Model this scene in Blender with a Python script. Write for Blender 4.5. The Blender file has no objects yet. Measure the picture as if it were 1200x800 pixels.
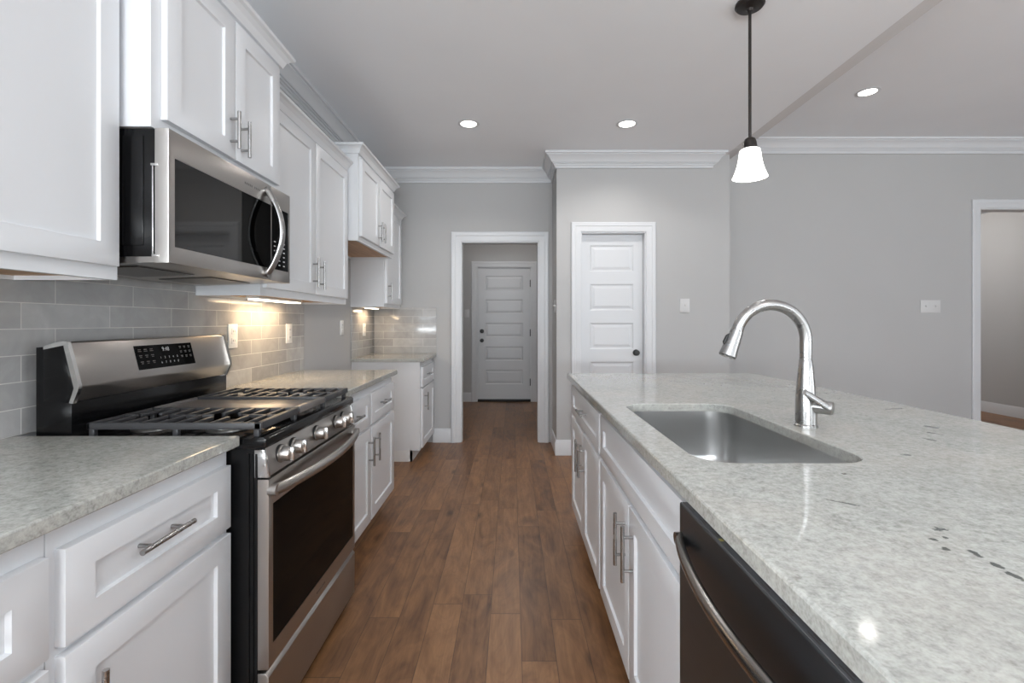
import bpy, bmesh, math, random
from mathutils import Vector, Matrix
random.seed(7)
PI = math.pi
S = bpy.context.scene
COL = S.collection

# ------------------------------------------------------------------ camera
CAM_H = 1.24
F_PX = 560.0
cam_d = bpy.data.cameras.new('camera')
cam = bpy.data.objects.new('camera', cam_d)
COL.objects.link(cam)
cam.location = (0, 0, CAM_H)
cam.rotation_euler = (PI / 2, 0, 0)
cam_d.sensor_fit = 'HORIZONTAL'
cam_d.sensor_width = 36.0
cam_d.lens = 36.0 * F_PX / 1200.0
cam_d.shift_x = 0.0
cam_d.shift_y = -23.0 / 1200.0
cam_d.clip_start = 0.02
S.camera = cam

# ------------------------------------------------------------------ world, light, exposure
S.view_settings.view_transform = 'Standard'
S.view_settings.look = 'None'
S.view_settings.gamma = 1.0
S.view_settings.use_curve_mapping = False
S.view_settings.exposure = 0.17
S.cycles.use_denoising = True
S.cycles.max_bounces = 10
S.cycles.diffuse_bounces = 6
S.cycles.glossy_bounces = 5
S.cycles.caustics_reflective = False
S.cycles.caustics_refractive = False
S.cycles.sample_clamp_indirect = 6.0

world = bpy.data.worlds.new('world')
S.world = world
world.use_nodes = True
bg = world.node_tree.nodes['Background']
bg.inputs['Color'].default_value = (0.85, 0.92, 1.0, 1)
bg.inputs['Strength'].default_value = 1.0


def area_light(name, loc, rot, sx, sy, power, col=(1, 1, 1)):
    d = bpy.data.lights.new(name, 'AREA')
    d.shape = 'RECTANGLE'
    d.size, d.size_y, d.energy, d.color = sx, sy, power, col
    o = bpy.data.objects.new(name, d)
    COL.objects.link(o)
    o.location, o.rotation_euler = loc, rot
    return o


# daylight lamps for assumed windows, unseen behind the camera and along the living room
DAY = (0.90, 0.96, 1.0)
area_light('assumed_window_light', (0.0, -3.95, 1.55), (PI / 2, 0, 0), 2.6, 1.7, 22, DAY)
area_light('assumed_window_light', (4.4, -3.95, 1.55), (PI / 2, 0, 0), 2.6, 1.7, 15, DAY)
area_light('assumed_window_light', (6.50, -0.9, 1.55), (PI / 2, 0, PI / 2), 2.4, 1.7, 20, DAY)
area_light('assumed_window_light', (-3.45, -2.1, 1.55), (PI / 2, 0, -PI / 2), 2.2, 1.7, 110, DAY)  # left window is added to brighten the island fronts
# added fill lamps, tilted upward by the assumed windows to brighten the ceiling
FILL_COL = (0.91, 0.965, 1.0)
UP = PI / 2 + 1.25
area_light('ceiling_fill', (0.0, -3.85, 1.15), (UP, 0, 0), 2.6, 1.3, 370, FILL_COL)
area_light('ceiling_fill', (4.4, -3.85, 1.15), (UP, 0, 0), 2.6, 1.3, 80, FILL_COL)
area_light('ceiling_fill', (6.40, -0.9, 1.15), (UP, 0, PI / 2), 2.4, 1.3, 85, FILL_COL)
area_light('ceiling_fill', (-3.35, -2.1, 1.15), (UP, 0, -PI / 2), 2.2, 1.3, 190, FILL_COL)

CEIL_K, CEIL_R = 2.80, 3.057          # kitchen ceiling, living room ceiling
CAN_W, CAN_COL = 26.0, (1.0, 0.96, 0.92)
PEND_W = 3.0
HALL_W = 18.0


# ------------------------------------------------------------------ colour + node helpers
def lin(c):
    c /= 255.0
    return c / 12.92 if c <= 0.04045 else ((c + 0.055) / 1.055) ** 2.4


def rgb(r, g, b):
    return (lin(r), lin(g), lin(b), 1.0)


class NT:
    def __init__(self, name):
        self.m = bpy.data.materials.new(name)
        self.m.use_nodes = True
        self.t = self.m.node_tree
        self.p = self.t.nodes['Principled BSDF']

    def n(self, typ, **kw):
        nd = self.t.nodes.new(typ)
        for k, v in kw.items():
            setattr(nd, k, v)
        return nd

    def l(self, a, b):
        self.t.links.new(a, b)

    def put(self, sock, v):
        if hasattr(v, 'is_linked') or hasattr(v, 'links'):
            self.l(v, sock)
        else:
            sock.default_value = v

    def math(self, op, a, b=0.0, c=0.0):
        nd = self.n('ShaderNodeMath', operation=op)
        self.put(nd.inputs[0], a)
        self.put(nd.inputs[1], b)
        self.put(nd.inputs[2], c)
        return nd.outputs[0]

    def xyz(self, x=0.0, y=0.0, z=0.0):
        nd = self.n('ShaderNodeCombineXYZ')
        for i, v in enumerate((x, y, z)):
            self.put(nd.inputs[i], v)
        return nd.outputs[0]

    def pos(self):
        g = self.n('ShaderNodeNewGeometry')
        s = self.n('ShaderNodeSeparateXYZ')
        self.l(g.outputs['Position'], s.inputs[0])
        return g.outputs['Position'], s.outputs[0], s.outputs[1], s.outputs[2]

    def noise(self, vec, scale, detail=3.0, rough=0.5, dist=0.0):
        nd = self.n('ShaderNodeTexNoise')
        self.l(vec, nd.inputs['Vector'])
        nd.inputs['Scale'].default_value = scale
        nd.inputs['Detail'].default_value = detail
        nd.inputs['Roughness'].default_value = rough
        nd.inputs['Distortion'].default_value = dist
        return nd.outputs['Fac']

    def ramp(self, fac, stops, interp='LINEAR'):
        nd = self.n('ShaderNodeValToRGB')
        r = nd.color_ramp
        r.interpolation = interp
        while len(r.elements) < len(stops):
            r.elements.new(0.5)
        for e, (p, c) in zip(r.elements, stops):
            e.position = p
            e.color = c if len(c) == 4 else (c[0], c[0], c[0], 1)
        self.l(fac, nd.inputs[0])
        return nd.outputs[0]

    def mix(self, fac, a, b, mode='MIX'):
        nd = self.n('ShaderNodeMix', data_type='RGBA', blend_type=mode)
        self.put(nd.inputs[0], fac)
        self.put(nd.inputs[6], a)
        self.put(nd.inputs[7], b)
        return nd.outputs[2]

    def bump(self, h, strength, dist=0.001):
        nd = self.n('ShaderNodeBump')
        nd.inputs['Strength'].default_value = strength
        nd.inputs['Distance'].default_value = dist
        self.l(h, nd.inputs['Height'])
        self.l(nd.outputs[0], self.p.inputs['Normal'])

    def set(self, **kw):
        names = {'col': 'Base Color', 'rough': 'Roughness', 'metal': 'Metallic', 'spec': 'Specular IOR Level',
                 'ecol': 'Emission Color', 'estr': 'Emission Strength', 'coat': 'Coat Weight', 'crough': 'Coat Roughness',
                 'trans': 'Transmission Weight', 'ior': 'IOR'}
        for k, v in kw.items():
            self.put(self.p.inputs[names[k]], v)
        return self


def paint(name, col, rough=0.5, var=0.02, bump=0.04, scale=160.0):
    t = NT(name)
    P, x, y, z = t.pos()
    v = t.noise(P, 1.7, 2)
    a = tuple(c * (1 - var) for c in col[:3]) + (1,)
    b = tuple(min(1, c * (1 + var)) for c in col[:3]) + (1,)
    t.set(col=t.ramp(v, [(0.3, a), (0.7, b)]), rough=rough)
    if bump:
        t.bump(t.noise(P, scale, 2), bump, 0.0006)
    return t.m


M = {}
M['wall'] = paint('wall_paint', rgb(178, 178, 178), 0.75, 0.012, 0.08, 240)
M['ceiling'] = paint('ceiling_paint', rgb(237, 240, 244), 0.85, 0.012, 0.06, 240)
M['beam'] = paint('beam_paint', rgb(212, 212, 213), 0.8, 0.012, 0.06, 240)
M['trim'] = paint('white_trim_paint', rgb(208, 210, 213), 0.38, 0.01, 0.0)
M['cab'] = paint('white_cabinet_paint', rgb(218, 220, 223), 0.34, 0.01, 0.02, 300)
M['plastic'] = paint('white_switch_plastic', rgb(232, 232, 230), 0.3, 0.0, 0.0)
M['kick'] = paint('white_toe_kick', rgb(224, 224, 224), 0.5, 0.01, 0.0)


def metal(name, col, rough, stretch, depth=0.12, spread=0.08):
    t = NT(name)
    P, x, y, z = t.pos()
    sx, sy, sz = stretch
    v = t.noise(t.xyz(t.math('MULTIPLY', x, sx), t.math('MULTIPLY', y, sy), t.math('MULTIPLY', z, sz)), 1.0, 3, 0.6)
    t.set(col=col, metal=1.0, rough=t.math('MULTIPLY_ADD', v, spread, rough - spread / 2))
    if depth:
        t.bump(v, depth, 0.0004)
    return t.m


M['steel'] = metal('brushed_stainless_steel', rgb(178, 174, 170), 0.30, (500, 6, 500))
M['steel_dark'] = metal('black_stainless_steel', rgb(94, 97, 101), 0.40, (500, 6, 500))
M['handle_dark'] = metal('dark_polished_handle_steel', rgb(150, 146, 142), 0.24, (500, 6, 500))
M['sink'] = metal('satin_sink_steel', rgb(188, 188, 187), 0.28, (3, 3, 8), 0.0, 0.03)
M['nickel'] = metal('brushed_nickel', rgb(170, 169, 168), 0.27, (8, 8, 8), 0.0)
M['chrome'] = metal('polished_steel_edge', rgb(215, 214, 212), 0.14, (40, 40, 40), 0.0)


def plain(name, col, rough, metal_=0.0, spec=0.5, coat=0.0, bump=0.0, scale=300):
    t = NT(name)
    P, x, y, z = t.pos()
    v = t.noise(P, scale, 2)
    t.set(col=col, metal=metal_, spec=spec, coat=coat, rough=t.math('MULTIPLY_ADD', v, 0.06, rough - 0.03))
    if bump:
        t.bump(v, bump, 0.0006)
    return t.m


M['black_enamel'] = plain('black_enamel', rgb(11, 11, 12), 0.16, 0.0, 0.28)
M['black_matte'] = plain('black_side_panel', rgb(13, 13, 14), 0.30, 0.0, 0.3)
M['iron'] = plain('cast_iron_grate', rgb(54, 54, 56), 0.40, bump=0.25, scale=500)
M['griddle'] = plain('grey_griddle_plate', rgb(98, 94, 92), 0.3, bump=0.1, scale=500)
M['burner'] = plain('burner_cap_black', rgb(26, 26, 27), 0.4)
M['burner_ring'] = plain('aluminium_burner_ring', rgb(190, 188, 184), 0.32, 1.0)
M['glass_black'] = plain('black_oven_glass', rgb(5, 5, 5), 0.045, 0.0, 0.5)
M['glass_black'].node_tree.nodes['Principled BSDF'].inputs['IOR'].default_value = 1.14
M['glass_grey'] = plain('dark_mesh_window', rgb(27, 26, 25), 0.05, 0.0, 0.35)
M['hardware'] = plain('matte_black_hardware', rgb(14, 14, 14), 0.4)
M['bronze'] = plain('dark_bronze', rgb(52, 48, 46), 0.38, 0.6)
M['mark_white'] = plain('printed_white_marks', rgb(205, 205, 205), 0.5)
M['mark_grey'] = plain('printed_grey_marks', rgb(92, 88, 86), 0.5)
M['dark_gap'] = plain('dark_rubber', rgb(18, 17, 17), 0.6)
M['strip'] = plain('grey_control_strip', rgb(104, 105, 108), 0.35, 0.0, 0.5)
M['plate_grey'] = plain('pale_grey_switch_plastic', rgb(203, 203, 203), 0.35)
M['filter'] = metal('vent_filter_mesh', rgb(120, 118, 116), 0.4, (400, 400, 400), 0.4)


def emission(name, col, strength, base=(0.9, 0.9, 0.9, 1)):
    t = NT(name)
    t.set(col=base, ecol=col, estr=strength, rough=0.4)
    return t.m


M['lens'] = emission('recessed_lens_glow', (1.0, 0.95, 0.88, 1), 6.0)
M['shade'] = emission('frosted_glass_shade', (1.0, 0.96, 0.9, 1), 1.6)
M['bar_glow'] = emission('under_cabinet_diffuser', (1.0, 0.86, 0.66, 1), 5.0)


def wood_ply():
    t = NT('natural_wood_cabinet_bottom')
    P, x, y, z = t.pos()
    v = t.noise(t.xyz(t.math('MULTIPLY', x, 30), t.math('MULTIPLY', y, 2.2), z), 1.2, 4, 0.6, 0.6)
    t.set(col=t.ramp(v, [(0.3, rgb(168, 124, 82)), (0.7, rgb(206, 164, 116))]), rough=0.45)
    return t.m


M['ply'] = wood_ply()


def floor_mat():
    t = NT('brown_hickory_plank_floor')
    P, x, y, z = t.pos()
    W, L = 0.127, 1.15
    xr = t.math('DIVIDE', t.math('ADD', x, 20.03), W)
    row = t.math('FLOOR', xr)
    fx = t.math('FRACT', xr)
    wn = t.n('ShaderNodeTexWhiteNoise', noise_dimensions='1D')
    t.l(row, wn.inputs['W'])
    yr = t.math('ADD', t.math('DIVIDE', t.math('ADD', y, 30.0), L), t.math('MULTIPLY', wn.outputs['Value'], 7.3))
    colm = t.math('FLOOR', yr)
    fy = t.math('FRACT', yr)
    wn2 = t.n('ShaderNodeTexWhiteNoise', noise_dimensions='2D')
    t.l(t.xyz(row, colm, 0.0), wn2.inputs['Vector'])
    tone = wn2.outputs['Value']
    off = t.math('MULTIPLY', tone, 37.0)
    gvec = t.xyz(t.math('ADD', t.math('MULTIPLY', x, 26.0), off), t.math('MULTIPLY', y, 2.4), off)
    g1 = t.noise(gvec, 1.0, 6, 0.62, 1.4)
    gv2 = t.xyz(t.math('ADD', t.math('MULTIPLY', x, 7.0), off), t.math('MULTIPLY', y, 2.6), off)
    g2 = t.noise(gv2, 1.0, 3, 0.5, 2.0)
    fine = t.noise(t.xyz(t.math('MULTIPLY', x, 260.0), t.math('MULTIPLY', y, 9.0), off), 1.0, 3, 0.6)
    f = t.math('ADD', t.math('MULTIPLY', tone, 0.17), t.math('MULTIPLY', g1, 0.46))
    f = t.math('ADD', f, t.math('MULTIPLY', g2, 0.52))
    f = t.math('ADD', f, t.math('MULTIPLY', fine, 0.12))
    col = t.ramp(f, [(0.36, rgb(60, 38, 24)), (0.50, rgb(102, 70, 46)), (0.62, rgb(124, 88, 58)), (0.80, rgb(148, 108, 74))])
    # knots
    vor = t.n('ShaderNodeTexVoronoi')
    t.l(t.xyz(t.math('MULTIPLY', x, 7.0), t.math('MULTIPLY', y, 2.6), off), vor.inputs['Vector'])
    vor.inputs['Scale'].default_value = 0.75
    kn = t.ramp(vor.outputs['Distance'], [(0.02, (1.0,)), (0.14, (0.0,))])
    swirl = t.math('SINE', t.math('MULTIPLY', t.noise(gv2, 1.0, 2, 0.5, 1.2), 70.0))
    col = t.mix(t.math('MULTIPLY', t.math('MAXIMUM', swirl, 0.0), 0.10), col, rgb(66, 44, 30))
    col = t.mix(t.math('MULTIPLY', kn, 0.7), col, rgb(40, 25, 18))
    ex = t.math('MINIMUM', fx, t.math('SUBTRACT', 1.0, fx))
    ey = t.math('MINIMUM', fy, t.math('SUBTRACT', 1.0, fy))
    gx = t.math('LESS_THAN', ex, 0.012)
    gy = t.math('LESS_THAN', ey, 0.0018)
    gap = t.math('MAXIMUM', gx, gy)
    col = t.mix(t.math('MULTIPLY', gap, 0.55), col, rgb(36, 23, 17))
    t.set(col=col, rough=t.math('MULTIPLY_ADD', g2, 0.14, 0.30), spec=0.4)
    h = t.math('SUBTRACT', t.math('MULTIPLY', g1, 0.5), gap)
    t.bump(h, 0.25, 0.0012)
    return t.m


M['floor'] = floor_mat()


def granite():
    t = NT('pale_grey_granite')
    P, x, y, z = t.pos()
    big = t.noise(P, 2.2, 4, 0.55, 0.8)
    cloud = t.noise(P, 16.0, 4, 0.6, 0.5)
    mid = t.noise(P, 78.0, 3, 0.55, 0.3)
    fin = t.noise(P, 240.0, 2, 0.5)
    vdir = t.xyz(t.math('MULTIPLY', t.math('ADD', x, t.math('MULTIPLY', y, 0.45)), 5.0), t.math('MULTIPLY', y, 1.1), z)
    vein = t.noise(vdir, 1.2, 5, 0.62, 1.0)
    f = t.math('ADD', t.math('MULTIPLY', mid, 0.50), t.math('ADD', t.math('MULTIPLY', fin, 0.32), t.math('MULTIPLY', cloud, 0.18)))
    col = t.ramp(f, [(0.34, rgb(136, 137, 132)), (0.47, rgb(164, 165, 160)), (0.62, rgb(184, 185, 180))])
    col = t.mix(t.math('MULTIPLY', t.ramp(big, [(0.45, (0.0,)), (0.7, (1.0,))]), 0.35), col, rgb(186, 178, 168))
    col = t.mix(t.math('MULTIPLY', t.ramp(vein, [(0.52, (0.0,)), (0.64, (1.0,))]), 0.20), col, rgb(140, 141, 138))
    specks = t.ramp(t.noise(P, 105.0, 2, 0.5), [(0.66, (0.0,)), (0.72, (1.0,))])
    col = t.mix(t.math('MULTIPLY', specks, 0.22), col, rgb(112, 114, 110))

    def blob(cx, cy, rx, ry, ang, thr):
        dx = t.math('SUBTRACT', x, cx)
        dy = t.math('SUBTRACT', y, cy)
        c, s = math.cos(ang), math.sin(ang)
        u = t.math('DIVIDE', t.math('ADD', t.math('MULTIPLY', dx, c), t.math('MULTIPLY', dy, s)), rx)
        v = t.math('DIVIDE', t.math('ADD', t.math('MULTIPLY', dx, -s), t.math('MULTIPLY', dy, c)), ry)
        d = t.math('SQRT', t.math('ADD', t.math('MULTIPLY', u, u), t.math('MULTIPLY', v, v)))
        n = t.noise(P, thr, 3, 0.6)
        e = t.math('ADD', d, t.math('MULTIPLY', t.math('SUBTRACT', n, 0.5), 2.4))
        return t.ramp(e, [(0.55, (1.0,)), (0.85, (0.0,))])

    dark = None
    for b in [(0.673, 0.751, 0.014, 0.010, 0.5, 120), (0.632, 0.716, 0.008, 0.006, 0.3, 70), (0.655, 0.722, 0.005, 0.005, 0.0, 70), (0.622, 0.686, 0.009, 0.006, 0.4, 70),
              (0.652, 0.672, 0.014, 0.0055, 1.45, 70), (0.649, 0.640, 0.014, 0.0060, 1.50, 70), (0.645, 0.611, 0.016, 0.0075, 1.50, 70), (0.643, 0.585, 0.012, 0.005, 1.5, 70),
              (0.967, 1.170, 0.013, 0.010, 0.1, 60), (1.299, 1.484, 0.014, 0.030, 0.2, 40), (1.235, 1.400, 0.010, 0.030, 0.4, 40), (1.16, 1.323, 0.010, 0.022, 0.3, 50),
              (0.714, 1.026, 0.012, 0.007, 0.3, 60), (0.60, 0.86, 0.030, 0.004, -0.7, 60), (1.43, 1.79, 0.05, 0.010, 0.2, 40)]:
        k = blob(*b)
        dark = k if dark is None else t.math('MAXIMUM', dark, k)
    col = t.mix(t.math('MULTIPLY', dark, 0.85), col, rgb(48, 52, 50))
    t.set(col=col, rough=t.math('MULTIPLY_ADD', fin, 0.04, 0.05), spec=0.5)
    return t.m


M['granite'] = granite()


def tile_mat(name, axis, u_off):
    t = NT(name)
    P, x, y, z = t.pos()
    u = y if axis == 'y' else x
    v = t.xyz(t.math('ADD', u, u_off), t.math('ADD', z, 10 * 0.0763 - 0.914), 0.0)
    b = t.n('ShaderNodeTexBrick', offset=0.34, offset_frequency=2)
    t.l(v, b.inputs['Vector'])
    b.inputs['Color1'].default_value = (0, 0, 0, 1)
    b.inputs['Color2'].default_value = (1, 1, 1, 1)
    b.inputs['Mortar'].default_value = (0.5, 0.5, 0.5, 1)
    b.inputs['Scale'].default_value = 1.0
    b.inputs['Mortar Size'].default_value = 0.0016
    b.inputs['Mortar Smooth'].default_value = 0.3
    b.inputs['Bias'].default_value = 0.0
    b.inputs['Brick Width'].default_value = 0.305
    b.inputs['Row Height'].default_value = 0.0763
    bw = t.n('ShaderNodeRGBToBW')
    t.l(b.outputs['Color'], bw.inputs[0])
    n1 = t.noise(P, 7.0, 4, 0.6, 1.0)
    f = t.math('ADD', t.math('MULTIPLY', bw.outputs[0], 0.32), t.math('MULTIPLY', n1, 0.68))
    col = t.ramp(f, [(0.25, rgb(150, 149, 148)), (0.6, rgb(174, 173, 172)), (0.85, rgb(192, 192, 191))])
    col = t.mix(b.outputs['Fac'], col, rgb(206, 204, 200))
    t.set(col=col, rough=t.math('MULTIPLY_ADD', b.outputs['Fac'], 0.5, 0.14))
    n2 = t.noise(P, 14.0, 3, 0.5)
    h = t.math('SUBTRACT', t.math('MULTIPLY', n2, 0.8), b.outputs['Fac'])
    t.bump(h, 0.35, 0.002)
    return t.m


M['tile_y'] = tile_mat('glossy_grey_subway_tile', 'y', 0.040)
M['tile_x'] = tile_mat('glossy_grey_subway_tile_return', 'x', 3.05)


# ------------------------------------------------------------------ mesh helpers
def box(bm, x0, x1, y0, y1, z0, z1):
    v = [bm.verts.new((x, y, z)) for z in (z0, z1) for y in (y0, y1) for x in (x0, x1)]
    for f in ((0, 2, 3, 1), (4, 5, 7, 6), (0, 1, 5, 4), (2, 6, 7, 3), (0, 4, 6, 2), (1, 3, 7, 5)):
        bm.faces.new([v[i] for i in f])
    return v


def B(*boxes):
    bm = bmesh.new()
    for b in boxes:
        box(bm, *b)
    return bm


def prism(bm, pts, axis, a0, a1):
    """pts: 2D outline; axis 'x': (y,z) outline, 'y': (x,z), 'z': (x,y)."""
    def P(p, a):
        return {'x': (a, p[0], p[1]), 'y': (p[0], a, p[1]), 'z': (p[0], p[1], a)}[axis]
    A = [bm.verts.new(P(p, a0)) for p in pts]
    C = [bm.verts.new(P(p, a1)) for p in pts]
    n = len(pts)
    bm.faces.new(A)
    bm.faces.new(C[::-1])
    for i in range(n):
        bm.faces.new([A[i], C[i], C[(i + 1) % n], A[(i + 1) % n]])


def tube(bm, pts, r, seg=12, cap=True, flat=1.0, ref=None):
    pts = [Vector(p) for p in pts]
    n = len(pts)
    rs = r if isinstance(r, (list, tuple)) else [r] * n
    rings = []
    prev = Vector(ref) if ref else None
    for i, p in enumerate(pts):
        d = (pts[min(i + 1, n - 1)] - pts[max(i - 1, 0)]).normalized()
        if prev is None:
            prev = d.orthogonal().normalized()
        a = (prev - d * prev.dot(d)).normalized()
        prev = a
        b = d.cross(a)
        rings.append([bm.verts.new(p + (a * math.cos(2 * PI * k / seg) + b * math.sin(2 * PI * k / seg) * flat) * rs[i]) for k in range(seg)])
    for i in range(n - 1):
        for k in range(seg):
            bm.faces.new([rings[i][k], rings[i][(k + 1) % seg], rings[i + 1][(k + 1) % seg], rings[i + 1][k]])
    if cap:
        bm.faces.new(rings[0][::-1])
        bm.faces.new(rings[-1])


def lathe(bm, prof, loc, axis='z', seg=32, cap=True):
    """prof: (radius, distance along axis)."""
    L = Vector(loc)
    ax = {'x': (Vector((0, 1, 0)), Vector((0, 0, 1)), Vector((1, 0, 0))),
          'y': (Vector((1, 0, 0)), Vector((0, 0, 1)), Vector((0, 1, 0))),
          'z': (Vector((1, 0, 0)), Vector((0, 1, 0)), Vector((0, 0, 1)))}[axis]
    rings = []
    for r, h in prof:
        rings.append([bm.verts.new(L + ax[2] * h + (ax[0] * math.cos(2 * PI * k / seg) + ax[1] * math.sin(2 * PI * k / seg)) * max(r, 1e-5)) for k in range(seg)])
    for i in range(len(rings) - 1):
        for k in range(seg):
            bm.faces.new([rings[i][k], rings[i][(k + 1) % seg], rings[i + 1][(k + 1) % seg], rings[i + 1][k]])
    if cap:
        bm.faces.new(rings[0][::-1])
        bm.faces.new(rings[-1])


def sweep(bm, path, prof, to3, closed=False):
    """mitred sweep of prof [(offset to the left of travel, height)] along a planar path."""
    n = len(path)
    P = [Vector(p) for p in path]
    rings = []
    for i in range(n):
        def nrm(a, b):
            d = (b - a).normalized()
            return Vector((-d.y, d.x))
        if closed or 0 < i < n - 1:
            n0, n1 = nrm(P[i - 1], P[i]), nrm(P[i], P[(i + 1) % n])
            m = (n0 + n1) / (1 + n0.dot(n1))
        else:
            m = nrm(P[0], P[1]) if i == 0 else nrm(P[-2], P[-1])
        rings.append([bm.verts.new(to3(P[i] + m * o, h)) for o, h in prof])
    k = len(prof)
    for i in range(n if closed else n - 1):
        a, b = rings[i], rings[(i + 1) % n]
        for j in range(k):
            bm.faces.new([a[j], a[(j + 1) % k], b[(j + 1) % k], b[j]])
    if not closed:
        bm.faces.new(rings[0][::-1])
        bm.faces.new(rings[-1])


def obj(name, bm, mat, parent=None, bevel=0.0, seg=2, sharp=32, origin=None):
    bmesh.ops.recalc_face_normals(bm, faces=bm.faces)
    if bevel:
        es = [e for e in bm.edges if len(e.link_faces) == 2 and e.calc_face_angle() > 0.5]
        bmesh.ops.bevel(bm, geom=es, offset=bevel, segments=seg, profile=0.5, affect='EDGES', clamp_overlap=True)
    for f in bm.faces:
        f.smooth = True
    for e in bm.edges:
        if len(e.link_faces) != 2 or e.calc_face_angle() > math.radians(sharp):
            e.smooth = False
    root = parent
    while root is not None and root.parent is not None:
        root = root.parent
    if root is not None:
        off = Vector(root.location)
    elif origin is not None:
        off = Vector(origin)
    else:
        xs = [v.co for v in bm.verts]
        off = Vector(((min(v.x for v in xs) + max(v.x for v in xs)) / 2, (min(v.y for v in xs) + max(v.y for v in xs)) / 2, min(v.z for v in xs)))
    bmesh.ops.translate(bm, verts=bm.verts, vec=-off)
    me = bpy.data.meshes.new(name)
    bm.to_mesh(me)
    bm.free()
    o = bpy.data.objects.new(name, me)
    COL.objects.link(o)
    if mat:
        me.materials.append(M[mat] if isinstance(mat, str) else mat)
    if parent is not None:
        o.parent = parent
    else:
        o.location = off
    return o


def thing(name, label, cat, loc, group=None):
    o = bpy.data.objects.new(name, None)
    COL.objects.link(o)
    o.location = loc
    o.empty_display_size = 0.1
    return tag(o, label, cat, group)


def tag(o, label, cat, group=None):
    o['label'] = label
    o['category'] = cat
    if group:
        o['group'] = group
    return o


def struct(name, bm, mat, **kw):
    o = obj(name, bm, mat, **kw)
    if o.parent is None:
        o['kind'] = 'structure'
    return o


def text_bm(bm, s, size, to3, cx, cy):
    """built-in font text laid on a plane as thin mesh; to3(u, v) -> 3D."""
    cu = bpy.data.curves.new('txt', 'FONT')
    cu.body, cu.size, cu.align_x, cu.align_y = s, size, 'CENTER', 'CENTER'
    ob = bpy.data.objects.new('txt', cu)
    COL.objects.link(ob)
    dg = bpy.context.evaluated_depsgraph_get()
    me = bpy.data.meshes.new_from_object(ob.evaluated_get(dg))
    vs = [bm.verts.new(to3(cx + v.co.x, cy + v.co.y)) for v in me.vertices]
    for p in me.polygons:
        try:
            bm.faces.new([vs[i] for i in p.vertices])
        except ValueError:
            pass
    bpy.data.objects.remove(ob)
    bpy.data.curves.remove(cu)
    bpy.data.meshes.remove(me)


# ------------------------------------------------------------------ room shell
XW = -1.427           # kitchen left wall
YB = 4.925            # wall with the cased opening
YP = 4.451            # pantry wall
XP0, XP1 = 0.4157, 2.027
YR = 4.80             # far wall of the living room
XR = 6.54
YE = 7.435            # wall of the entry door
Y0 = -4.0

struct('floor', B((-3.7, 6.9, Y0 - 0.1, 8.3, -0.06, 0.0)), 'floor')
struct('ceiling', B((-1.6, 2.0, -0.4, YB + 0.1, CEIL_K, CEIL_K + 0.06), (-3.6, 2.0, Y0, -0.4, CEIL_K, CEIL_K + 0.06)), 'ceiling')
struct('ceiling', B((2.09, XR + 0.1, Y0, YR + 0.1, CEIL_R, CEIL_R + 0.06)), 'ceiling')
struct('ceiling', B((-1.5, 2.0, YB + 0.1, YE + 0.1, 2.74, 2.80)), 'ceiling')
struct('ceiling', B((3.4, XR + 0.1, YR + 0.1, 8.1, 2.74, 2.80)), 'ceiling')
struct('beam', B((2.0, 2.09, Y0, YR, CEIL_K, CEIL_R + 0.06)), 'beam')

struct('wall_left', B((XW - 0.12, XW, -0.4, YB + 0.12, 0, CEIL_K), (-3.6, XW - 0.12, -0.4, -0.28, 0, CEIL_K)), 'wall')
struct('wall_left_added', B((-3.6, -3.5, Y0, -3.2, 0, CEIL_K), (-3.6, -3.5, -1.0, -0.4, 0, CEIL_K), (-3.6, -3.5, -3.2, -1.0, 0, 0.7), (-3.6, -3.5, -3.2, -1.0, 2.4, CEIL_K)), 'wall')  # unseen widening of the room, added to hold the left window lamp
DX0, DX1, DZ = -0.528, 0.277, 2.067                 # cased opening
struct('wall_back', B((XW, DX0, YB, YB + 0.12, 0, CEIL_K), (DX1, XP0 + 0.1, YB, YB + 0.12, 0, CEIL_K), (DX0, DX1, YB, YB + 0.12, DZ, CEIL_K)), 'wall')
PX0, PX1, PZ = 0.640, 1.248, 2.078                  # pantry door opening
struct('wall_pantry', B((XP0, PX0, YP, YP + 0.12, 0, CEIL_K), (PX1, XP1, YP, YP + 0.12, 0, CEIL_K), (PX0, PX1, YP, YP + 0.12, PZ, CEIL_K),
                        (XP0, XP0 + 0.1, YP + 0.12, YB, 0, CEIL_K), (XP1 - 0.1, XP1, YP + 0.12, YR, 0, CEIL_K),
                        (XP0 + 0.1, XP1 - 0.1, YB - 0.02, YB, 0, CEIL_K)), 'wall')
HX0, HX1, HZ = 4.697, 5.62, 2.38                    # right opening
struct('wall_far', B((XP1, HX0, YR, YR + 0.12, 0, CEIL_R), (HX1, XR, YR, YR + 0.12, 0, CEIL_R), (HX0, HX1, YR, YR + 0.12, HZ, CEIL_R)), 'wall')
EX0, EX1, EZ = -0.545, 0.302, 2.095                 # entry door opening
struct('wall_hall', B((-1.4, EX0, YE, YE + 0.12, 0, 2.74), (EX1, 1.7, YE, YE + 0.12, 0, 2.74), (EX0, EX1, YE, YE + 0.12, EZ, 2.74),
                      (-1.4, -1.3, YB + 0.12, YE, 0, 2.74), (1.6, 1.7, YB + 0.12, YE, 0, 2.74)), 'wall')
struct('wall_passage', B((XR, XR + 0.1, YR + 0.12, 8.0, 0, 2.74), (3.5, XR + 0.1, 8.0, 8.1, 0, 2.74), (3.5, 3.6, YR + 0.12, 8.0, 0, 2.74)), 'wall')
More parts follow.
